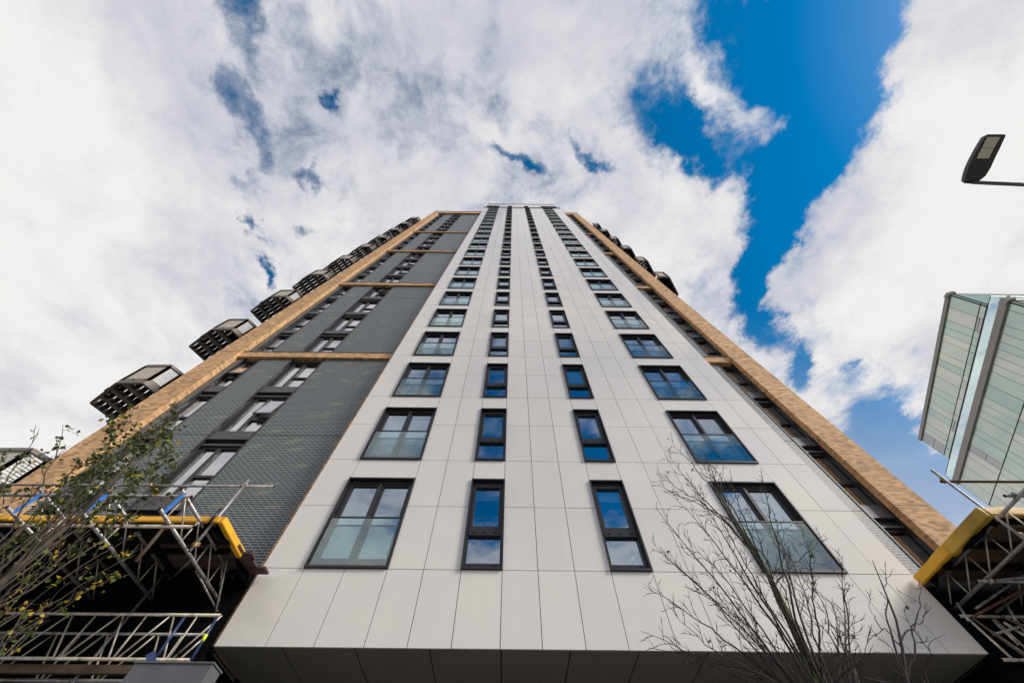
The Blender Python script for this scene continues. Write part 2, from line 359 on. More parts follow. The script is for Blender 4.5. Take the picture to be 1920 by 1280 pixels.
# dark carrier wall behind the panel joints
for a, b in zip(cols[:-1], cols[1:]):
    if not inwin(a, b): bk.box(a, b, D + .036, 8.4, ZB + .03, ztop, 'joint')
for x0, x1, _ in wins:
    bk.box(x0 + .001, x1 - .001, D + .037, 8.4, ZB + .031, S0, 'joint')
    for k in range(21): bk.box(x0 + .001, x1 - .001, D + .037, 8.4, S0 + k * P + HW, S0 + (k + 1) * P, 'joint')
part(bk, 'carrier_wall')
cb = MB('joint'); cb.box(XL + .01, XR - .01, 8.9, 22, ZB + .03, ztop); part(cb, 'core')
# soffit under the overhanging box
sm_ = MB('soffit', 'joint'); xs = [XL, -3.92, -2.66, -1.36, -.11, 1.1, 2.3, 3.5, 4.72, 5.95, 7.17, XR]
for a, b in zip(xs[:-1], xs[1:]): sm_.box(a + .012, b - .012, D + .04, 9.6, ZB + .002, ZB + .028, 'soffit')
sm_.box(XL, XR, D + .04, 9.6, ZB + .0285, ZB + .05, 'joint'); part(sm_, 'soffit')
cs = MB('coping'); cs.box(XL - .08, XR + .08, D - .09, 8.4, ztop + .002, ztop + .22); part(cs, 'ledge')
# penthouse storey
UY, U0, U1 = 7.78, ztop + .22, 77.3
um = MB('panel', 'joint', 'coping'); ucols = [-4.95] + cols[3:14] + [8.25]
for i, (a, b) in enumerate(zip(ucols[:-1], ucols[1:])):
    isw = (i == 0 or i == len(ucols) - 2 or inwin(a, b))
    zs = [(73.9, U1 - .2)] if isw else [(U0, 71.9), (71.9, 73.9), (73.9, U1 - .2)]
    for z0, z1 in zs: um.box(a + GAP / 2, b - GAP / 2, UY, UY + .035, z0 + GAP / 2, z1 - GAP / 2, 'panel')
um.box(-4.94, 8.24, UY + .6, 20, U0, U1 - .2, 'joint')
um.box(-4.94, 8.24, UY + .04, UY + .6, 73.95, U1 - .2, 'joint'); um.box(-5.0, 8.3, UY - .05, 20, U1 - .2, U1, 'coping'); part(um, 'penthouse')

# ---- windows of the white front: built once, then shared
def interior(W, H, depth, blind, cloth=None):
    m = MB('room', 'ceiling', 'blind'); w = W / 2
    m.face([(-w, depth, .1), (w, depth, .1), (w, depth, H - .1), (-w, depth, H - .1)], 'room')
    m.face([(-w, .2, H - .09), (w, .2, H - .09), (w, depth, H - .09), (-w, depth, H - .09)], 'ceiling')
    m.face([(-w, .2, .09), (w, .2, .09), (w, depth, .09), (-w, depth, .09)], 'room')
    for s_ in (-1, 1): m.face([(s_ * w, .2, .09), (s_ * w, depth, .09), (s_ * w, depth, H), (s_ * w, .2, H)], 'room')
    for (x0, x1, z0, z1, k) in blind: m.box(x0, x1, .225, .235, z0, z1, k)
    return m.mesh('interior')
def julietframe():
    W, H = 1.74, 2.33; w = W / 2; m = MB('frame')
    for s_ in (-1, 1):
        m.box(*sorted((s_ * w, s_ * (w - .035))), -.05, .12, 0, H); m.box(*sorted((s_ * (w - .035), s_ * (w - .10))), .06, .20, .045, H - .05)
    m.box(-w + .035, w - .035, -.048, .12, H - .035, H - .001); m.box(-w + .035, w - .035, .06, .20, H - .13, H - .036)
    m.box(-w + .035, w - .035, -.048, .14, .001, .045); m.box(-w + .10, w - .10, .06, .20, .046, .20)
    m.box(-.035, .035, .04, .20, .20, H - .13)
    for s_ in (-1, 1):   # sash frames
        x0, x1 = sorted((s_ * .035, s_ * (w - .10)))
        m.box(x0, x0 + .05, .085, .17, .20, H - .13); m.box(x1 - .05, x1, .085, .17, .20, H - .13)
        m.box(x0 + .05, x1 - .05, .085, .17, .20, .26); m.box(x0 + .05, x1 - .05, .085, .17, H - .18, H - .13)
    m.box(-w + .035, w - .035, -.032, .0, 1.15, 1.18)                                     # rail on the glass
    return m.mesh('juliet_window')
def julietpane():
    m = MB('pane')
    for s_ in (-1, 1):
        x0, x1 = sorted((s_ * .085, s_ * .72)); m.face([(x0, .13, .26), (x1, .13, .26), (x1, .13, 2.15), (x0, .13, 2.15)])
    return m.mesh('pane')
def julietbal():
    m = MB('balustrade'); m.face([(-.80, -.018, .055), (.80, -.018, .055), (.80, -.018, 1.15), (-.80, -.018, 1.15)]); return m.mesh('balustrade')
def narrowframe():
    W, H = .875, 2.33; w = W / 2; m = MB('frame')
    for s_ in (-1, 1):
        m.box(*sorted((s_ * w, s_ * (w - .035))), -.05, .12, 0, H); m.box(*sorted((s_ * (w - .035), s_ * (w - .075))), .06, .20, .045, H - .05)
        m.box(*sorted((s_ * (w - .075), s_ * (w - .14))), .05, .17, .94, H - .13)
    m.box(-w + .035, w - .035, -.048, .12, H - .035, H - .001); m.box(-w + .035, w - .035, .06, .20, H - .13, H - .036)
    m.box(-w + .035, w - .035, -.048, .14, .001, .045); m.box(-w + .075, w - .075, .06, .20, .046, .17)
    m.box(-w + .075, w - .075, .045, .19, .80, .94); m.box(-w + .14, w - .14, .05, .17, .94, 1.02); m.box(-w + .14, w - .14, .05, .17, H - .20, H - .13)
    for x in (-.25, 0, .25): m.box(x - .02, x + .02, .035, .046, .85, .87, 'netting'); m.box(x - .02, x + .02, .05, .062, .10, .12, 'netting')
    return m.mesh('casement_window')
def narrowpane():
    m = MB('pane'); m.face([(-.36, .13, .17), (.36, .13, .17), (.36, .13, .80), (-.36, .13, .80)]); m.face([(-.298, .12, 1.02), (.298, .12, 1.02), (.298, .12, 2.13), (-.298, .12, 2.13)])
    return m.mesh('pane')
jf, jp, jb, nf, npn = julietframe(), julietpane(), julietbal(), narrowframe(), narrowpane()
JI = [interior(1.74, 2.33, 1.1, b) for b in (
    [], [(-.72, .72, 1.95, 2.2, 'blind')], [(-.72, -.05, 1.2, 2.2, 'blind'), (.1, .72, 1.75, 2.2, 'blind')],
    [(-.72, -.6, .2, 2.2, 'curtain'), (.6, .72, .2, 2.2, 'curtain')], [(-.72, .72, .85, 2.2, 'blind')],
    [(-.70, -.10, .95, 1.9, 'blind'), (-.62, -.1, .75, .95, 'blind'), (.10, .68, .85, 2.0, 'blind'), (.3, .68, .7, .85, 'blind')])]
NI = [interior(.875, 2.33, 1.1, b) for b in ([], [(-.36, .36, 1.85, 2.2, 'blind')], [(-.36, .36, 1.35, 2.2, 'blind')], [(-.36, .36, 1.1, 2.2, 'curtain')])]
def put(name, me, x, z, kids):
    o = inst(name, me, tower, (x, 0, z))
    for n_, m_ in kids: inst(n_, m_, o)
    return o
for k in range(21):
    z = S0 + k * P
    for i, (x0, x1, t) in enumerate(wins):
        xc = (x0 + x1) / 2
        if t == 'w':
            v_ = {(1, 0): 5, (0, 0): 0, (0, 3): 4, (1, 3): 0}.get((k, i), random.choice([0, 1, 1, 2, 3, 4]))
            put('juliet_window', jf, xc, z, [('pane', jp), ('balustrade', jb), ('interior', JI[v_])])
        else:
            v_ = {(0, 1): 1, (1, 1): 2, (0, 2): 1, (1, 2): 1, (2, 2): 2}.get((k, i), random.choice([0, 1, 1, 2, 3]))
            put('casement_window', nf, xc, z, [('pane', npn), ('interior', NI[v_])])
# penthouse windows
for x0, x1 in ((-4.93, -2.52), (-.98, -.13), (2.12, 2.98), (5.30, 8.23)):
    m = MB('frame'); H = 73.9 - U0
    m.box(x0, x0 + .08, UY - .03, UY + .3, U0, U0 + H); m.box(x1 - .08, x1, UY - .03, UY + .3, U0, U0 + H)
    m.box(x0 + .08, x1 - .08, UY - .03, UY + .3, U0 + H - .12, U0 + H); m.box(x0 + .08, x1 - .08, UY - .03, UY + .3, U0, U0 + .2)
    if x1 - x0 > 1.5: m.box((x0 + x1) / 2 - .06, (x0 + x1) / 2 + .06, UY - .02, UY + .3, U0 + .2, U0 + H - .12)
    m.box(x0 + .08, x1 - .08, UY + .45, UY + .5, U0, U0 + H, 'room')
    o = part(m, 'penthouse_window'); pm2 = MB('pane'); pm2.face([(x0 + .08, UY + .2, U0 + .2), (x1 - .08, UY + .2, U0 + .2), (x1 - .08, UY + .2, U0 + H - .12), (x0 + .08, UY + .2, U0 + H - .12)])
    pm2.build('pane', o)

# ---- brick wings
def tanbox(name, *a):
    m = MB('tan_brick', 'coping'); m.box(*a); return m, name
for x0, x1, lab in ((PLx0, PLx1, 'left'), (PRx0, PRx1, 'right')):
    m = MB('tan_brick', 'joint'); m.box(x0, x1, TAN, 8.9, 0, ZW, 'tan_brick')
    inner = x1 if lab == 'left' else x0
    for j in range(-1, 19):
        z = 15.36 + 2.533 * (j - 4)
        m.box(x0 - .001, x1 + .001, TAN - .0015, DK, z, z + .014, 'joint')
    part(m, 'brick_pier')
# narrow jamb of the brick frame along both edges of the white box
for x0, x1 in ((XL - .12, XL + .02), (XR - .02, XR + .11)):
    m = MB('tan_brick'); m.box(x0, x1, TAN, 8.89, ZB + .06, ZW - .9); part(m, 'brick_jamb')
BANDS = [15.52, 25.65, 35.78, 45.91]
wing = {'left': (PLx1, XL - .12, [(-11.64, -10.87), (-9.55, -8.13)]), 'right': (XR + .11, PRx0, [(9.06, 9.74)])}
BOT = 61.9
for nm, (xa, xb, ops) in wing.items():
    fx0, fx1 = (PLx1, XL - .001) if nm == 'left' else (XR + .001, PRx0)
    for zt in BANDS:
        m = MB('tan_brick', 'coping'); m.box(fx0, fx1, TAN + .11, 8.39, zt - .42, zt, 'tan_brick'); m.box(fx0, fx1, TAN + .09, 8.39, zt + .001, zt + .05, 'coping'); part(m, 'brick_band')
    m = MB('tan_brick', 'coping_tan'); m.box(fx0, fx1, TAN + .004, 8.9, BOT, ZW - .12, 'tan_brick'); part(m, 'top_beam')
    xe0, xe1 = (PLx0 - .05, fx1) if nm == 'left' else (fx0, PRx1 + .05)
    m = MB('coping_tan'); m.box(xe0, xe1, TAN - .05, 9.0, ZW + .002, ZW + .15); part(m, 'coping')
    m = MB('dark_brick', 'joint'); e = xa
    for (a, b) in list(ops) + [(xb, None)]:
        m.box(e, a, DK, 8.9, 0, BOT, 'dark_brick')
        for j in range(-3, 19):
            zj = 15.36 + 2.533 * j
            m.box(e, a, DK - .0025, DK + .02, zj, zj + .012, 'joint')
        e = b
    part(m, 'dark_brick_wall')
    m = MB('joint'); m.box(PLx1 + .01 if nm == 'left' else fx0, fx1 if nm == 'left' else PRx0 - .01, 9.0, 22, 0, BOT); part(m, 'core')
# core behind, closing the sides
m = MB('low_brick'); m.box(PLx0 + .02, XL - .13, 22.01, 22.4, 0, ZW); m.box(XR + .12, PRx1 - .02, 22.01, 22.4, 0, ZW); m.box(PLx0, PLx0 + .3, 8.92, 22, 0, ZW); m.box(PRx1 - .3, PRx1, 8.92, 22, 0, ZW)
part(m, 'side_wall')

# strip windows: shared meshes for the three opening widths
def strip_mesh(W, single, tilt, lf):
    m = MB('frame', 'frame_grey'); HH = 2.533; d = .16
    for x0, x1 in ((0, .035), (W - .035, W)):
        m.box(x0, x1, -.02, d + .12, .0, HH, 'frame')
    x0, x1 = .035, W - .035; wh = 1.93
    m.box(x0, x1, .03, d + .1, -.0, .05, 'frame_grey'); m.box(x0, x1, d - .05, d + .08, .05, .13, 'frame')           # sill
    m.box(x0, x1, d - .05, d + .08, wh - .06, wh, 'frame'); m.box(x0, x1, .05, d + .1, wh + .02, wh + .08, 'frame_grey')
    m.box(x0, x1, d - .03, d + .1, wh + .08, wh + .27, 'frame'); m.box(x0, x1, .02, d + .1, wh + .27, HH - .005, 'frame_grey')   # spandrel
    m.box(x0, x0 + lf, d - .035, d + .08, .13, wh - .06, 'frame'); m.box(x1 - .05, x1, d - .035, d + .08, .13, wh - .06, 'frame')
    gl = x0 + lf; gr = x1 - .05; xl = gl
    if not single:
        m.box(.585, .715, d - .045, d + .08, .13, wh - .06, 'frame'); xl = .715
    zt = .70 if tilt else .78
    m.box(xl, gr, d - .04, d + .08, zt, .86, 'frame')
    p = MB('pane_pale'); y = d + .02
    if not single: p.face([(gl, y, .13), (.585, y, .13), (.585, y, wh - .06), (gl, y, wh - .06)])
    p.face([(xl, y, .13), (gr, y, .13), (gr, y, zt), (xl, y, zt)])
    if tilt:                                     # open top-hung sash, its foot pushed outwards
        z1, z0, yo = wh - .10, .86, -.18; a, b = xl + .02, gr - .02
        for xx in (a, b): m.bar((xx, d - .03, z1), (xx, d - .03 + yo, z0), .045, .05, 'frame_grey')
        m.bar((a, d - .03 + yo, z0), (b, d - .03 + yo, z0), .05, .06, 'frame_grey')
        p.face([(a + .02, d - .04 + yo, z0 + .03), (b - .02, d - .04 + yo, z0 + .03), (b - .02, d - .04, z1), (a + .02, d - .04, z1)])
    else: p.face([(xl, y, .86), (gr, y, .86), (gr, y, wh - .06), (xl, y, wh - .06)])
    return m.mesh('strip_window'), p.mesh('pane')
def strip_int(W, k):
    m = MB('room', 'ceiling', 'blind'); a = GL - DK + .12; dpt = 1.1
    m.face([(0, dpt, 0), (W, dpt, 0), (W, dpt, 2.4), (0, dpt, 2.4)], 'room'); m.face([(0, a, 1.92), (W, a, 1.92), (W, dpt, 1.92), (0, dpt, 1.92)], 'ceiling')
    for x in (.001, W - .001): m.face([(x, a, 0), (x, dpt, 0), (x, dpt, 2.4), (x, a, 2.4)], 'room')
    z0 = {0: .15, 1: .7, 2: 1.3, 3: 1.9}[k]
    if k < 3: m.box(.005, W - .005, a - .03, a - .02, z0, 1.90, 'blind')  # left wing: white sheets added to imitate bright cloud mirrored in the panes
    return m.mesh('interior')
SM = {}
for nm, (xa, xb, ops) in wing.items():
    for oi, (x0, x1) in enumerate(ops):
        W = x1 - x0 - .002
        for tl in (False, True): SM[(nm, oi, tl)] = strip_mesh(W, nm == 'right' or oi == 0, tl, .20 if (nm, oi) == ('left', 1) else .12 if nm == 'left' else .03)
        ints = [strip_int(W, k) for k in range(4)]
        for j in range(-4, 18):
            zs = 15.52 + 2.533 * j + (.05 if j in (0, 4, 8, 12) else 0)
            if zs + 2.533 > BOT + 1.9: continue
            tl = {('left', 1): (-2, 3), ('left', 0): (-1,), ('right', 0): ()}[(nm, oi)]
            me, pn = SM[(nm, oi, (j in tl))]
            o = inst('strip_window', me, tower, (x0 + .001, DK - D, zs))
            inst('pane', pn, o)
            inst('interior', ints[random.choice([0, 0, 0, 0, 1]) if nm == 'left' else random.choice([2, 3, 3])], o)

# ---- balconies: slatted steel floors on the side walls
def balcony(poly, wdir, open_edges, z, rail_mats, hid=True):
    """poly: plan polygon (world x, y); wdir: direction of the joists; open_edges: indices of edges that carry railings"""
    o = MB('steel_brown'); w = Vector((*wdir, 0)).normalized(); t = Vector((-w.y, w.x, 0))
    pts = [Vector((*p, 0)) for p in poly]; n = len(pts)
    def clip(s0, axis, other):   # interval of the line {axis.p = s0} inside the polygon, along other
        hits = []
        for i in range(n):
            a, b = pts[i], pts[(i + 1) % n]; da, db = a.dot(axis) - s0, b.dot(axis) - s0
            if da * db < 0: q = a + (b - a) * (da / (da - db)); hits.append(q.dot(other))
        return (min(hits), max(hits)) if len(hits) >= 2 else None
    # edge channels
    for i in range(n):
        a, b = pts[i], pts[(i + 1) % n]; o.bar(a + Vector((0, 0, z)), b + Vector((0, 0, z)), .10, .20)
    t0 = min(p.dot(t) for p in pts); t1 = max(p.dot(t) for p in pts); w0 = min(p.dot(w) for p in pts); w1 = max(p.dot(w) for p in pts)
    kj = 4
    for i in range(1, kj):
        s_ = t0 + (t1 - t0) * i / kj; c = clip(s_, t, w)
        if c: o.bar(t * s_ + w * c[0] + Vector((0, 0, z - .02)), t * s_ + w * c[1] + Vector((0, 0, z - .02)), .21, .17)
    s_ = w0 + .05
    while s_ < w1:     # deck slats with gaps
        c = clip(s_, w, t)
        if c:
            k = c[0]
            while k < c[1]:
                e = min(k + random.uniform(.45, .95), c[1])
                o.bar(w * s_ + t * k + Vector((0, 0, z + .12)), w * s_ + t * e + Vector((0, 0, z + .12)), .195 if random.random() < .75 else .23, .03, 'netting')
                k = e + .01
        s_ += .225
    floor = part(o, 'balcony')
    for i, k in open_edges:
        a, b = pts[i], pts[(i + 1) % n]; q = MB('steel_brown', 'mesh_pale')
        for p in (a, b): q.bar(p + Vector((0, 0, z + .1)), p + Vector((0, 0, z + 1.25)), .09, .09)
        q.bar(a + Vector((0, 0, z + 1.25)), b + Vector((0, 0, z + 1.25)), .10, .13); q.bar(a + Vector((0, 0, z + .16)), b + Vector((0, 0, z + .16)), .05, .16)
        if k == 'solid':
            d = (b - a).normalized(); q.bar(a + d * .04 + Vector((0, 0, z + .68)), b - d * .04 + Vector((0, 0, z + .68)), .02, 1.06, 'mesh_pale')
        else:
            Ln = (b - a).length; m_ = max(3, int(Ln / .11)); d = (b - a).normalized()
            for r_ in range(1, 13): q.bar(a + Vector((0, 0, z + .1 + r_ * .09)), b + Vector((0, 0, z + .1 + r_ * .09)), .012, .032, 'mesh_pale')
            if k == 'mesh2': q.bar(a + d * Ln * .25 + Vector((0, 0, z + .45)), a + d * Ln * .6 + Vector((0, 0, z + .45)), .03, .5, 'mesh_pale')
        r = q.build('railing', floor)
    return floor
for k in range(-1, 10):
    z = 13.5 + 5.0 * k
    c = random.choice(['mesh', 'mesh2', 'solid']) if k > 3 else {-1: 'mesh', 0: 'mesh', 1: 'mesh2', 2: 'mesh', 3: 'mesh'}[k]
    balcony([(-12.9, 11.1), (-14.40, 8.52), (-14.66, 8.09), (-15.72, 8.11), (-17.25, 9.09), (-12.9, 16.6)], (.5, .87), [(0, c), (1, 'mesh'), (2, 'solid'), (3, 'mesh')], z, None)
for k in range(3, 9):
    z = 13.5 + 5.0 * k
    balcony([(10.67, 8.95), (11.45, 7.93), (12.18, 7.93), (13.15, 9.28), (12.9, 11.4), (10.67, 12.2)], (.6, .8), [(1, 'solid'), (2, 'solid'), (3, 'mesh')], z, None)

# ---- recessed ground floor of the tower
m = MB('low_brick', 'frame', 'pane'); m.box(XL, XR, 9.62, 10, 0, ZB + .02, 'low_brick')
for x in (-3.5, -.8, 1.9, 4.6): m.box(x, x + 2.1, 9.60, 9.63, .1, 3.2, 'frame')
part(m, 'ground_floor')

# ------------------------------------------------------------------ scaffolds
RT = .0245
def coupler(m, p, s=.055):
    p = Vector(p)
    for k in range(3):
        q = p + Vector([random.uniform(-.02, .02) for _ in range(3)]); a = Vector([random.uniform(-1, 1) for _ in range(3)]).normalized() * s
        m.bar(q - a, q + a, .035, .05, random.choice(['brass', 'rust', 'galv']))
def scaffold(side):
    L_ = side == 'left'
    sx = -1 if L_ else 1
    e = -5.20 if L_ else 8.36                       # inner edge of the deck
    yf = 5.88 if L_ else 5.48                       # front edge
    far = -14.5 if L_ else 15.5
    root = empty('scaffold', (e, yf, 0))
    def P_(mb, name, bevel=0):
        o = mb.build(name, root, bevel=bevel); o.location = (-e, -yf, 0); return o
    X = lambda d: e + sx * d                        # distance outward from the inner edge
    # deck of boards
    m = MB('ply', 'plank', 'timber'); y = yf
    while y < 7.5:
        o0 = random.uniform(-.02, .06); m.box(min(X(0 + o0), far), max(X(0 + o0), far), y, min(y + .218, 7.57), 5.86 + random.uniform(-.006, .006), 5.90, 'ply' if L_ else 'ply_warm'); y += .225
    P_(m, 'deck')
    m = MB('timber')
    for y in (yf + .1, yf + .75, yf + 1.4): m.box(min(X(.1), far), max(X(.1), far), y, y + .07, 5.74, 5.855, 'ply')
    P_(m, 'bearer')
    # yellow edge padding
    def pad(name, x0, x1, y0, y1, z0, z1, mt):
        q = MB(mt); alongx = abs(x1 - x0) > abs(y1 - y0); Ln = abs(x1 - x0) if alongx else abs(y1 - y0); n_ = max(1, round(Ln / 1.9)); f0 = 0
        for i in range(n_):            # sheets of foam butted end to end, each a little out of line
            fa, fb = i / n_ + .002, (i + 1) / n_ - .002; j = random.uniform(-.008, .008); t_ = random.uniform(-.006, .006)
            if alongx: xa, xb = x0 + (x1 - x0) * fa, x0 + (x1 - x0) * fb; q.box(min(xa, xb), max(xa, xb), y0 + t_, y1, z0 + j, z1 + j)
            else: q.box(x0 + t_, x1 + t_, y0 + (y1 - y0) * fa, y0 + (y1 - y0) * fb, z0 + j, z1 + j)
        o = P_(q, name, bevel=.022); sub = o.modifiers.new('sub', 'SUBSURF'); sub.subdivision_type = 'SIMPLE'; sub.levels = sub.render_levels = 3
        tx = bpy.data.textures.new('foam', 'CLOUDS'); tx.noise_scale = .25; dm = o.modifiers.new('disp', 'DISPLACE'); dm.texture = tx; dm.strength = .03; dm.mid_level = .5
        return o
    if L_:
        pad('edge_padding', -5.20, far, yf - .06, yf, 5.78, 5.895, 'foam'); pad('edge_padding', -5.23, -5.13, yf - .05, 6.85, 5.765, 5.90, 'foam')
    else:
        pad('edge_padding', 8.36, far, yf - .10, yf, 5.77, 5.93, 'foam_old'); pad('edge_padding', 8.30, 8.42, yf - .08, 6.52, 5.75, 5.95, 'foam_old'); pad('edge_padding', 8.27, 8.37, 6.48, 7.50, 5.76, 5.93, 'foam')
    # boards left sticking out beyond the deck
    if L_:
        for y, x in ((6.55, -5.10), (6.78, -4.93), (7.01, -4.98), (7.24, -4.82)):
            q = MB('plank'); q.box(-6.6, x, y, y + .215, 5.82, 5.858); P_(q, 'board')
    # cantilevered ladder beams
    bx = [-5.54, -6.82, -7.95, -9.35, -10.7, -12.1] if L_ else [8.62, 10.0, 11.4, 12.8]
    for x in bx:
        q = MB('galv', 'galv_pale'); y0, y1 = (4.98, 8.0) if L_ else (3.9, 7.75)
        if L_: y1 = 7.78
        q.tube([(x, y0, 5.40), (x, y1, 5.40)], RT * 1.12, 12, 'galv', hollow=True); q.tube([(x, y0 + .03, 5.80), (x, y1, 5.80)], RT * 1.12, 12, 'galv', hollow=True)
        y = y0 + .22; k = 0
        while y < y1 - .5:
            q.tube([(x, y, 5.40), (x, y, 5.80)], .012, 8, 'galv_pale'); q.tube([(x, y + .02, 5.78), (x, y + .55, 5.42)], .012, 8, 'galv_pale'); y += .60
        o = P_(q, 'ladder_beam')
        s2 = MB('strap'); yy = y0 + .10 + random.uniform(0, .06)
        if L_: s2.bar((x + .01, yy, 5.40), (x + .01, yy + .03, 5.81), .035, .045); s2.build('strap', o)
    # tubes running along the front
    def tb(name, a, b, mt='galv', r=RT, cp=()):
        q = MB(mt, 'rust', 'brass', 'galv'); q.tube([a, b], r, 12, mt, hollow=True); q.mats = q.mats
        for c in cp: coupler(q, c)
        return P_(q, name)
    if L_:
        tb('guard_rail', (far, 5.93, 6.62), (-4.76, 5.93, 6.66), 'galv', cp=[(-5.38, 5.93, 6.66), (-7.2, 5.93, 6.65)])
        tb('ledger', (far, 5.15, 5.745), (-5.40, 5.15, 5.77), 'galv', RT * 1.1, [(x, 5.15, 5.78) for x in bx[:4]])
        tb('ledger', (far, 5.36, 5.345), (-5.12, 5.36, 5.365), 'galv_pale', RT * 1.1, [(x, 5.36, 5.38) for x in bx[:4]])
        for x in (-5.36, -7.9, -10.4): tb('post', (x, 5.91, 5.30), (x, 5.91, 6.80), 'galv', RT, [(x, 5.91, 5.42), (x, 5.91, 5.82)])
        tb('post', (-5.33, 5.80, 5.75), (-5.33, 5.80, 6.05), 'frame', RT)
        for x in (-6.15, -8.6): tb('hanger', (x, 5.96, 5.15), (x, 5.90, 5.80), 'timber', RT * 1.2)
        tb('brace', (-5.56, 6.3, 5.42), (-6.8, 7.6, 5.80), 'galv', .015)
        tb('brace', (-5.42, 6.9, 5.8), (-5.42, 7.7, 5.0), 'galv', .015); tb('brace', (-5.6, 6.6, 5.4), (-5.42, 7.7, 5.2), 'galv', .015)
    else:
        tb('guard_rail', (8.40, 5.47, 6.56), (far, 5.47, 6.62), 'rust', RT, [(8.46, 5.45, 6.56)])
        tb('post', (8.44, 5.42, 4.95), (8.44, 5.42, 6.80), 'galv', RT, [(8.50, 5.42, 5.42), (8.50, 5.42, 5.80)])
        tb('post', (11.0, 5.42, 4.95), (11.0, 5.42, 6.80), 'galv', RT)
        tb('ledger', (8.45, 5.0, 5.84), (far, 5.0, 5.84), 'galv', RT, [(8.62, 5.0, 5.84)])
        tb('ledger', (8.40, 6.62, 5.36), (far, 6.62, 5.36), 'galv', RT, [(8.62, 6.62, 5.38)])
        tb('ledger', (8.5, 5.58, 5.70), (far, 5.58, 5.70), 'timber', RT)
        tb('brace', (8.7, 6.6, 5.36), (12.5, 7.0, 5.9), 'galv', RT); tb('brace', (9.0, 7.5, 4.7), (12.0, 6.3, 5.6), 'rust', RT)
        tb('brace', (8.8, 7.2, 5.0), (9.9, 7.4, 3.7), 'galv_pale', RT); tb('brace', (8.75, 7.1, 5.05), (10.8, 7.2, 3.6), 'timber', .02)
    if not L_:
        for p0, p1, mt in (((1812, 1156), (1905, 1241), 'galv_pale'), ((1822, 1157), (1925, 1100), 'rust'), ((1824, 1158), (1925, 1232), 'timber'), ((1862, 1162), (1912, 1210), 'galv_pale'), ((1860, 1190), (1925, 1170), 'galv'), ((1828, 1142), (1925, 1072), 'galv'), ((1866, 1148), (1925, 1104), 'timber'), ((1795, 1130), (1818, 1166), 'galv'), ((1880, 1120), (1905, 1165), 'galv')):
            tb('brace', atY(*p0, 7.3), atY(*p1, 7.1), mt, .02)
    # lattice trusses below the deck
    for (yy, zb, x_in, mt) in ((7.2, 4.35, -5.06, 'galv_pale') if L_ else (7.46, 4.56, 8.40, 'galv_pale'), (7.48 if L_ else 7.0, 4.18 if L_ else 3.7, -5.3 if L_ else 8.9, 'galv')):
        q = MB(mt, 'galv_pale'); h = .63 if L_ else .65
        q.tube([(x_in, yy, zb), (far, yy, zb)], RT, 10, mt, hollow=True); q.tube([(x_in, yy, zb + h), (far, yy, zb + h)], RT, 10, mt, hollow=True)
        x = x_in + sx * (.40 if L_ else .62)
        while abs(x) < abs(far) - .6:
            for dx in (-.42, 0, .42): q.tube([(x + dx * .15, yy, zb), (x + dx, yy, zb + h)], .0145, 8, 'galv_pale')
            x += sx * .885
        P_(q, 'lattice_truss')
    q = MB('timber'); q.box(min(X(0.1), far), max(X(.1), far), 7.30, 7.36, 4.21, 4.32); P_(q, 'timber_beam')
    for d in (1.6, 4.4, 7.2):
        tb('post', (X(d), 7.36, 0), (X(d), 7.36, 5.84), 'galv', RT)
    # near-black sheets behind the gantry, painting in the shade under the deck
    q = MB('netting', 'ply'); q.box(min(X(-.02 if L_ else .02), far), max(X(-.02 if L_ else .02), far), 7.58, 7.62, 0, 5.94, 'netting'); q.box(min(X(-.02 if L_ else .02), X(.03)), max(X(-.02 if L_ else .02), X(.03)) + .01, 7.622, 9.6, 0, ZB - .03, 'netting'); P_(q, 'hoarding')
    q = MB('netting'); xx = X(.02); zz = [5.86, 5.80, 5.66, 5.60]; nseg = 9
    for i in range(nseg):
        ya = yf + .1 + i * .2; yb = ya + .2; f = lambda y: .03 * math.sin(y * 7) ; dz = lambda y: .12 + .09 * math.sin(y * 4.3 + 1)
        q.face([(xx + f(ya), ya, 5.85), (xx + f(yb), yb, 5.85), (xx + f(yb) * 2, yb, 5.85 - dz(yb)), (xx + f(ya) * 2, ya, 5.85 - dz(ya))])
    P_(q, 'debris_net')
    if L_:
        a, b = atY(358, 1236, 6.95), atY(406, 1158, 6.95); q = MB('blue_steel', 'neon'); q.tube([a, b], .022, 10, 'blue_steel'); q.tube([a.lerp(b, .42), a.lerp(b, .58)], .026, 10, 'neon'); P_(q, 'prop')
        a, b = atY(292, 1232, 6.95), atY(346, 1156, 6.95); q = MB('blue_steel'); q.tube([a, b], .022, 10); P_(q, 'prop')
        a = atY(284, 1238, 6.9); q = MB('blue_steel'); q.bar(a + Vector((-.06, -.03, .07)), a + Vector((.08, 0, -.09)), .09, .10); P_(q, 'prop_foot')
    return root
sL = scaffold('left'); tag(sL, 'yellow-edged scaffold deck with blue straps, left of the white box behind the leafy tree', 'scaffold')
sR = scaffold('right'); tag(sR, 'scaffold deck with worn yellow padding, right of the white box under the glass building', 'scaffold')
# boxed casing under the left scaffold
c = empty('casing_box', (-4.87, 6.75, 0)); tag(c, 'plain dark grey boarded casing under the left scaffold at the bottom edge', 'casing')
m = MB('casing'); m.box(-.57, .57, -.15, .15, 0, 4.08); m.build('boarding', c, bevel=.008)
m = MB('casing', 'netting'); m.box(-.585, .585, -.165, .165, 4.08, 4.10); m.build('cap', c)

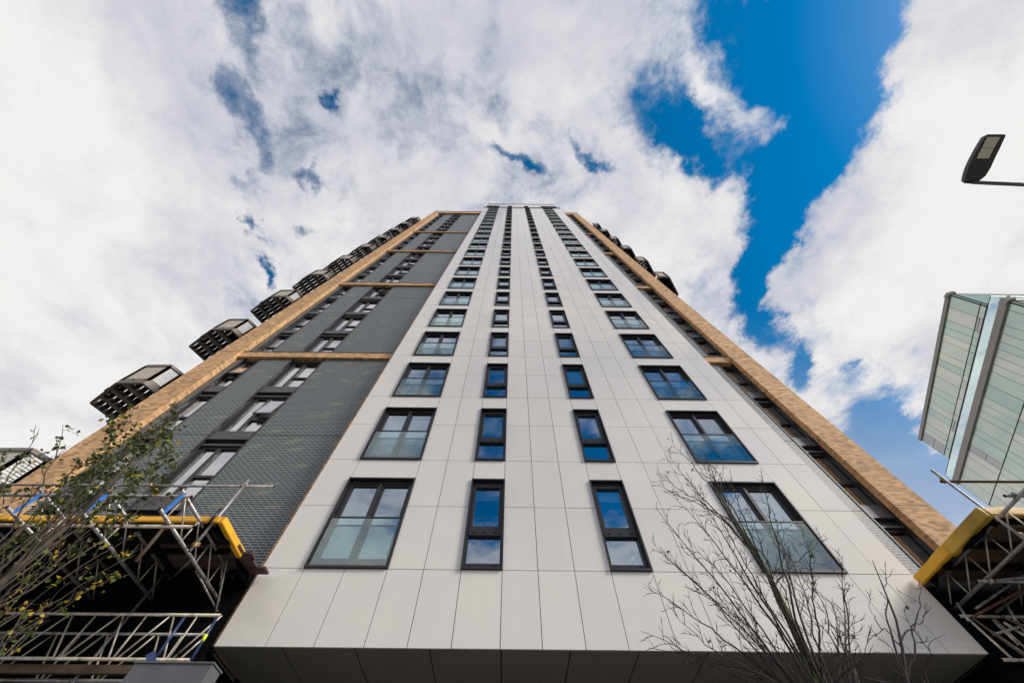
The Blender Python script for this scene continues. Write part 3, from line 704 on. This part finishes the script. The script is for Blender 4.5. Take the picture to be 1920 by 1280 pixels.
# ------------------------------------------------------------------ glass office building
A = Vector((36.34, 9.43, 0)); G = Vector((.357, .934, 0)); Nn = Vector((-.934, .357, 0)); RX = Vector((1, 0, 0))
office = empty('glass_office', (36.34, 9.43, 0)); tag(office, 'pale green glass office building with grey copings at the right edge', 'building')
def opart(mb, name):
    o = mb.build(name, office); o.location = tuple(-A); return o
def strip(mb, s0, s1, off, z0, z1, th, m=None):        # a thin wall slab along G
    a = A + G * s0 + Nn * off; b = A + G * s1 + Nn * off
    mb.bar(a - Nn * th / 2 + Vector((0, 0, (z0 + z1) / 2)), b - Nn * th / 2 + Vector((0, 0, (z0 + z1) / 2)), th, z1 - z0, m)
def rstrip(mb, p0, ln, z0, z1, th, m=None):
    a = p0 + Vector((0, th / 2, (z0 + z1) / 2)); mb.bar(a, a + RX * ln, th, z1 - z0, m)
def glazing(name, s0, s1, off, rows, end):
    q = MB('pg_a', 'pg_b', 'pg_c', 'pg_d', 'pg_e', 'joint'); s = s0; prev = s0
    for (z0, z1) in rows:
        s = s0
        while s < s1 - .05:
            w = random.choice([.62, .7, .7, 1.2, 1.22, 1.25]); e_ = min(s + w, s1)
            kx = random.choices(['pg_a', 'pg_b', 'pg_c', 'pg_d', 'pg_e'], [5, 3, 4, 1.2, 1.6])[0]
            j_ = random.uniform(-.004, .004)
            if kx == 'pg_d':      # grey panel in two lengths
                zc_ = z0 + (z1 - z0) * random.uniform(.35, .65)
                strip(q, s + .02, e_ - .02, off + j_, z0 + .03, zc_ - .02, .06, 'pg_d'); strip(q, s + .02, e_ - .02, off + j_, zc_ + .02, z1 - .03, .06, 'pg_d')
            else: strip(q, s + .02, e_ - .02, off + j_, z0 + .03, z1 - .03, .06, kx)
            s = e_
    zlo, zhi = rows[-1][0], rows[0][1]
    strip(q, s0, s1, off - .065, zlo, zhi, .1, 'joint')
    p0 = A + G * s0 + Nn * (off - .02); x = .03
    for (z0, z1) in rows:
        x = .05
        while x < 26:
            w = random.choice([.7, 1.2, 1.25]); rstrip(q, p0 + RX * x, w - .04, z0 + .03, z1 - .03, .06, 'pg_matte'); x += w
    rstrip(q, p0 + Vector((0, .07, 0)), 26, zlo, zhi, .1, 'joint')
    return opart(q, name)
glazing('upper_glazing', 0, 16.86, 0, [(27.62, 29.72), (27.2, 27.6)], 1)
glazing('lower_glazing', -1.75, 17.25, 1.3, [(22.62, 24.92)] + [(22.62 - 2.45 * (k + 1) , 22.6 - 2.45 * k) for k in range(9)], 1)
q = MB('fin'); strip(q, -.05, 16.9, .12, 29.72, 30.0, .5); rstrip(q, A + G * -.05 + Nn * .1, 26, 29.78, 30.0, .4); opart(q, 'coping')
q = MB('fin'); strip(q, -1.85, 17.3, 1.45, 24.92, 25.36, .5); rstrip(q, A + G * -1.85 + Nn * 1.4, 26, 24.94, 25.34, .4); opart(q, 'coping')
q = MB('terrace_glass'); strip(q, -1.7, 17.2, 1.33, 25.38, 26.0, .02); rstrip(q, A + G * -1.7 + Nn * 1.3, 26, 25.38, 26.0, .02, 'pg_matte'); o = opart(q, 'terrace_balustrade')
q = MB('frame'); strip(q, -1.7, 17.2, 1.34, 26.0, 26.04, .05); rstrip(q, A + G * -1.7 + Nn * 1.3, 26, 26.0, 26.04, .05); q.build('handrail', o)
q = MB('joint', 'fin')
def prism(mb, s0, s1, off, z0, z1, m):
    a = A + G * s0 + Nn * off; b = A + G * s1 + Nn * off; pts = [a, a + RX * 26, b + RX * 26, b]
    lo = [p + Vector((0, 0, z0)) for p in pts]; hi = [p + Vector((0, 0, z1)) for p in pts]
    mb.face(hi, m); mb.face(lo[::-1], m)
    for i in range(4): mb.face([lo[i], lo[(i + 1) % 4], hi[(i + 1) % 4], hi[i]], m)
prism(q, .15, 16.75, -.2, 24.9, 29.7, 'joint'); prism(q, -1.6, 17.1, 1.1, 0, 24.9, 'joint'); opart(q, 'core')

# ------------------------------------------------------------------ street lamp
lz = 8.0; lamp = empty('street_lamp', (9.9, .30, 0)); tag(lamp, 'grey street lamp with flat black lantern at the right edge', 'street lamp')
def lp(mb, name, bevel=0): o = mb.build(name, lamp, bevel=bevel); o.location = (-9.9, -.30, 0); return o
q = MB('pole'); q.tube([(9.9, .30, 0), (9.9, .30, 1.2), (9.9, .30, 1.25), (9.9, .30, 8.12)], [.085, .085, .06, .045], 16); lp(q, 'pole')
q = MB('pole'); q.tube([(9.9, .30, 8.0), (7.52, .235, 7.98)], [.034, .028], 12); lp(q, 'arm')
def at_z(px, py, z): r_ = ray(px, py); return Vector((r_.x / r_.z * (z - EYE), r_.y / r_.z * (z - EYE), z))
outl = [(1808, 344), (1810, 332), (1814, 318), (1822, 300), (1834, 278), (1848, 255), (1852, 252), (1883, 252), (1886, 254), (1875, 278), (1866, 296), (1858, 314), (1848, 330), (1838, 338), (1826, 345)]
lo = [at_z(x, y, lz) for x, y in outl]; cen = sum(lo, Vector()) / len(lo)
hi = [Vector((cen.x + (p.x - cen.x) * .86, cen.y + (p.y - cen.y) * .92, lz + .075)) for p in lo]
q = MB('lamp_body'); q.face(lo[::-1]); q.face(hi)
for i in range(len(lo)): j = (i + 1) % len(lo); q.face([lo[i], lo[j], hi[j], hi[i]], smooth=True)
lh = lp(q, 'lantern')
q = MB('lamp_lens', 'frame'); c4 = [at_z(x, y, lz - .006) for x, y in ((1851, 257), (1876, 257), (1864, 277.5), (1841, 277.5))]; q.face(c4[::-1], 'lamp_lens')
c4 = [at_z(x, y, lz - .006) for x, y in ((1840, 278.5), (1863.5, 278.5), (1854, 297), (1831, 297))]; q.face(c4[::-1], 'lamp_lens'); q.build('lens', lh)

# ------------------------------------------------------------------ trees
def wander(a, b, n, amp, bend):
    """curved path from a to b; bend pulls the middle sideways so limbs leave the stem upwards"""
    pts = []; off = Vector((0, 0, 0))
    for i in range(n + 1):
        f = i / n; p = a.lerp(b, f) + bend * math.sin(math.pi * f) * (1 - .3 * f)
        off += Vector([random.gauss(0, amp) for _ in range(3)]); env = math.sin(math.pi * min(f * 1.02, 1)) ** .5 if f < 1 else 0
        pts.append(p + off * env * .9)
    return pts
def twigs(mb, pts, r0, level, mt, out, density, length, up=.5, kink=.012):
    n = len(pts) - 1
    if level <= 0: return
    total = sum((pts[i + 1] - pts[i]).length for i in range(n)); cnt = max(2, int(total * density))
    side = random.random() * 6.28
    for c_ in range(cnt):
        f = .12 + .86 * (c_ + random.random() * .8) / cnt; f = min(f, .98); i = min(int(f * n), n - 1); p = pts[i].lerp(pts[i + 1], f * n - i)
        d = (pts[i + 1] - pts[i]).normalized(); side += 2.4 + random.uniform(-.5, .5)
        x = d.orthogonal().normalized(); y = d.cross(x); sdv = (x * math.cos(side) + y * math.sin(side))
        ang = rad(random.uniform(26, 48)); v_ = (d * math.cos(ang) + sdv * math.sin(ang) + Vector((0, 0, up * .35))).normalized()
        ln = length * random.uniform(.45, 1.1) * (1 - .55 * f); m_ = max(4, int(ln / .045)); q = [p]; dd = v_.copy()
        for s_ in range(m_):
            dd = (dd + Vector([random.gauss(0, .16) for _ in range(3)]) + Vector((0, 0, up * .07))).normalized(); q.append(q[-1] + dd * ln / m_)
        r = max(r0 * .48 * (1 - .4 * f), .0029); mb.tube(q, [r * (1 - .62 * k / m_) for k in range(m_ + 1)], 4, mt, cap=False)
        out.append(q[-1])
        for k in range(1, m_, 2): out.append(q[k])
        twigs(mb, q, r, level - 1, mt, out, density * 1.5, length * .42, up, kink)
def leaf(mb, p, size, mt, hang=.3):
    d = Vector((random.gauss(0, 1), random.gauss(0, 1), random.gauss(-hang, .6))).normalized(); s_ = d.orthogonal().normalized()
    s_ = (Matrix.Rotation(random.random() * 6.28, 3, d) @ s_); nrm = d.cross(s_); L2 = size * random.uniform(.7, 1.25); w = L2 * .42
    a = p; b = p + d * L2 * .4 + s_ * w + nrm * w * .35; t = p + d * L2; c_ = p + d * L2 * .4 - s_ * w + nrm * w * .35; b2 = p + d * L2 * .78 + s_ * w * .62 + nrm * w * .2; c2 = p + d * L2 * .78 - s_ * w * .62 + nrm * w * .2
    mid = p + d * L2 * .45
    mb.face([a, b, mid], mt); mb.face([a, mid, c_], mt); mb.face([mid, b, b2, t], mt); mb.face([mid, t, c2, c_], mt)

# leafy street tree on the left
random.seed(21)
TL = empty('leafy_tree', (-3.72, 2.8, 0)); tag(TL, 'upright young tree with green and yellowing leaves at the lower left', 'tree')
def tpart(root, mb, name):
    o = mb.build(name, root); o.location = tuple(-Vector(root.location)); return o
q = MB('bark'); stem = [Vector((-3.72, 2.8, 0)), Vector((-3.70, 2.8, 1.2)), Vector((-3.72, 2.8, 2.3)), Vector((-3.74, 2.82, 3.1)), Vector((-3.80, 2.84, 3.7)), Vector((-3.95, 2.85, 4.3)), Vector((-4.03, 2.86, 4.75)), Vector((-4.06, 2.86, 5.1))]
q.tube(stem, [.045, .04, .032, .025, .020, .015, .010, .004], 12); tpart(TL, q, 'trunk')
br = MB('bark', 'twig_pale', 'twig'); lv = MB('leaf_green', 'leaf_dark', 'leaf_yellow'); tips = []
def sp(z): # point on stem
    for a, b in zip(stem[:-1], stem[1:]):
        if a.z <= z <= b.z: return a.lerp(b, (z - a.z) / (b.z - a.z))
    return stem[-1]
LB = [ # start height, tip pixel, tip distance, leafiness, upper part
 (3.3, (335, 775), 2.9, 1.0), (3.0, (262, 778), 2.7, 1.), (2.8, (232, 790), 2.9, .9), (2.6, (205, 832), 2.7, .8), (2.5, (118, 796), 2.6, .35), (2.4, (72, 812), 2.6, .35),
 (2.2, (10, 842), 2.6, .3), (2.4, (160, 868), 3., .7), (2.7, (322, 812), 3.1, 1.), (2.6, (330, 850), 3.1, .9), (2.4, (318, 905), 3.0, .8), (2.3, (285, 930), 3.1, .6), (2.6, (290, 800), 2.5, .9),
 (2.1, (250, 1010), 3.2, .8), (1.9, (262, 1028), 3.0, .6), (1.8, (222, 1078), 3.2, .6), (1.7, (150, 1110), 3.2, .7), (1.6, (90, 1128), 3.1, .7), (1.7, (60, 1066), 2.9, .8), (1.6, (100, 1048), 2.8, .6),
 (1.5, (50, 1092), 3.2, .8), (2.0, (45, 870), 2.6, .4), (2.2, (140, 930), 2.7, .6), (2.3, (215, 880), 3.2, .8), (2.9, (250, 850), 2.7, 1.), (1.9, (30, 1010), 2.7, .5), (1.8, (170, 1000), 3.2, .6), (2.9, (300, 870), 2.7, .7),
 (1.5, (20, 1180), 3.2, .5), (3.4, (310, 790), 2.7, 1.), (3.0, (300, 835), 3.0, .9)]
for z0, tp, Yt, lf in LB:
    a = sp(z0 + random.uniform(-.1, .1)); b = atY(*tp, Yt); ln = (b - a).length
    pts = wander(a, b, 14, .020, Vector((0, 0, .0)) + (Vector((a.x, a.y, b.z)) - (a + b) / 2) * .12)
    r0 = .0045 + ln * .0024; br.tube(pts, [r0 * (1 - .8 * i / 14) for i in range(15)], 6, 'twig_pale', cap=False)
    out = []; twigs(br, pts[5:], r0 * .5, 2, 'twig', out, 4.6, .40, .6)
    tips += [(p, lf, z0) for p in out] + [(p, lf, z0) for p in pts[8:]]
for p, lf, z0 in tips:
    low = z0 < 2.15
    if random.random() < lf * (.5 if low else .95):
        for _ in range(random.choice([1, 2, 2, 3])):
            k = random.choices(['leaf_green', 'leaf_dark', 'leaf_yellow'], [5, 1.5, 3] if low else [3, 6, .5])[0]
            leaf(lv, p + Vector([random.gauss(0, .02) for _ in range(3)]), .036 if low else .045, k)
tpart(TL, br, 'branches'); tpart(TL, lv, 'crown')
print('leaves', len(lv.f), 'twig faces', len(br.f))

# bare tree on the right
random.seed(5)
def bare_tree(name, stem, radii, limbs, label, dens=5.2, lenf=.34, YY=3.6, moss='moss', nleaf=34):
    T = empty(name, tuple(Vector((stem[0].x, stem[0].y, 0)))); tag(T, label, 'tree')
    q = MB(moss); q.tube(stem, radii, 12); tpart(T, q, 'trunk')
    b_ = MB('twig'); lv2 = MB('leaf_brown', 'leaf_dark', 'leaf_yellow'); outs = []
    def sp2(z):
        for a, c_ in zip(stem[:-1], stem[1:]):
            if a.z <= z <= c_.z: return a.lerp(c_, (z - a.z) / (c_.z - a.z))
        return stem[-1]
    for z0, tp, Yt in limbs:
        a = sp2(z0); e_ = atY(*tp, Yt); ln = (e_ - a).length
        pts = wander(a, e_, 16, .014, (Vector((a.x, a.y, e_.z)) - (a + e_) / 2) * random.uniform(.0, .22))
        r0 = .0045 + ln * .0036; b_.tube(pts, [r0 * (1 - .85 * i / 16) for i in range(17)], 6, 'twig', cap=False)
        out = []; twigs(b_, pts[3:], r0 * .5, 2, 'twig', out, dens, lenf, .5); outs += out
    for p in random.sample(outs, min(nleaf, len(outs))):
        for _ in range(random.choice([1, 1, 2])): leaf(lv2, p, .032, random.choice(['leaf_brown', 'leaf_dark', 'leaf_brown', 'leaf_green']), .8)
    tpart(T, b_, 'branches'); tpart(T, lv2, 'leaves'); print(name, len(b_.f)); return T
Y0 = 3.6
t_ = [atY(1560, 1330, Y0), atY(1530, 1275, Y0), atY(1490, 1180, Y0), atY(1440, 1075, Y0), atY(1385, 985, Y0), atY(1349, 925, Y0)]
base = Vector((t_[0].x + .02, Y0, 0))
stemR = [base, Vector((base.x, Y0, 1.2))] + t_
limbs = []
SR = stemR[3].z
for tp in ((1200, 1182), (1205, 1100), (1218, 1012), (1228, 948), (1232, 890), (1250, 845), (1290, 835), (1322, 850), (1372, 892), (1424, 890), (1398, 940), (1452, 960), (1500, 990), (1545, 1000), (1478, 1030), (1580, 1040), (1590, 1090), (1606, 1150), (1618, 1188), (1520, 1060), (1300, 905), (1262, 930), (1240, 1040), (1290, 1010), (1350, 960), (1330, 1100), (1265, 1150), (1420, 1010), (1225, 1215), (1560, 1120), (1460, 1120), (1380, 1150), (1345, 1210)):
    low = (t_[1].z - .7) if abs(tp[0] - 1500) > 60 or tp[1] > 1000 else t_[1].z
    zz = random.uniform(low - .3, low + .7)
    if tp[1] < 900 and tp[0] < 1330: zz = random.uniform(t_[2].z, t_[4].z)
    limbs.append((max(1.6, zz), tp, Y0 + random.uniform(-.45, .45)))
limbs += [(t_[5].z - .02, (1263, 826), Y0 + .05), (t_[5].z - .1, (1306, 862), Y0 - .15), (t_[4].z, (1236, 905), Y0 + .2), (t_[5].z - .2, (1328, 868), Y0 + .1)]
bare_tree('bare_tree', stemR, [.07, .06, .044, .039, .031, .023, .016, .008], limbs, 'bare mossy-trunked tree with fine upright twigs before the right windows', 9.5, .36)
# thin sapling beside it
random.seed(11)
Y1 = 3.3
s_ = [atY(1730, 1330, Y1), atY(1700, 1275, Y1), atY(1692, 1215, Y1), atY(1680, 1160, Y1), atY(1660, 1110, Y1), atY(1636, 1050, Y1)]
bs = Vector((s_[0].x, Y1, 0)); st = [bs, Vector((bs.x, Y1, 1.3))] + s_
lm = [(s_[1].z, (1676, 1066), Y1), (s_[1].z, (1724, 1084), Y1), (s_[2].z, (1738, 1130), Y1 + .1), (s_[1].z - .25, (1772, 1188), Y1 - .1), (s_[1].z - .3, (1600, 1240), Y1), (s_[2].z, (1640, 1120), Y1), (s_[1].z - .2, (1652, 1190), Y1 + .2)]
bare_tree('thin_sapling', st, [.03, .026, .014, .012, .010, .008, .006, .003], lm, 'thin bare sapling with dark knobbly twigs, right of the mossy tree', 4.0, .24, Y1, 'twig', 4)
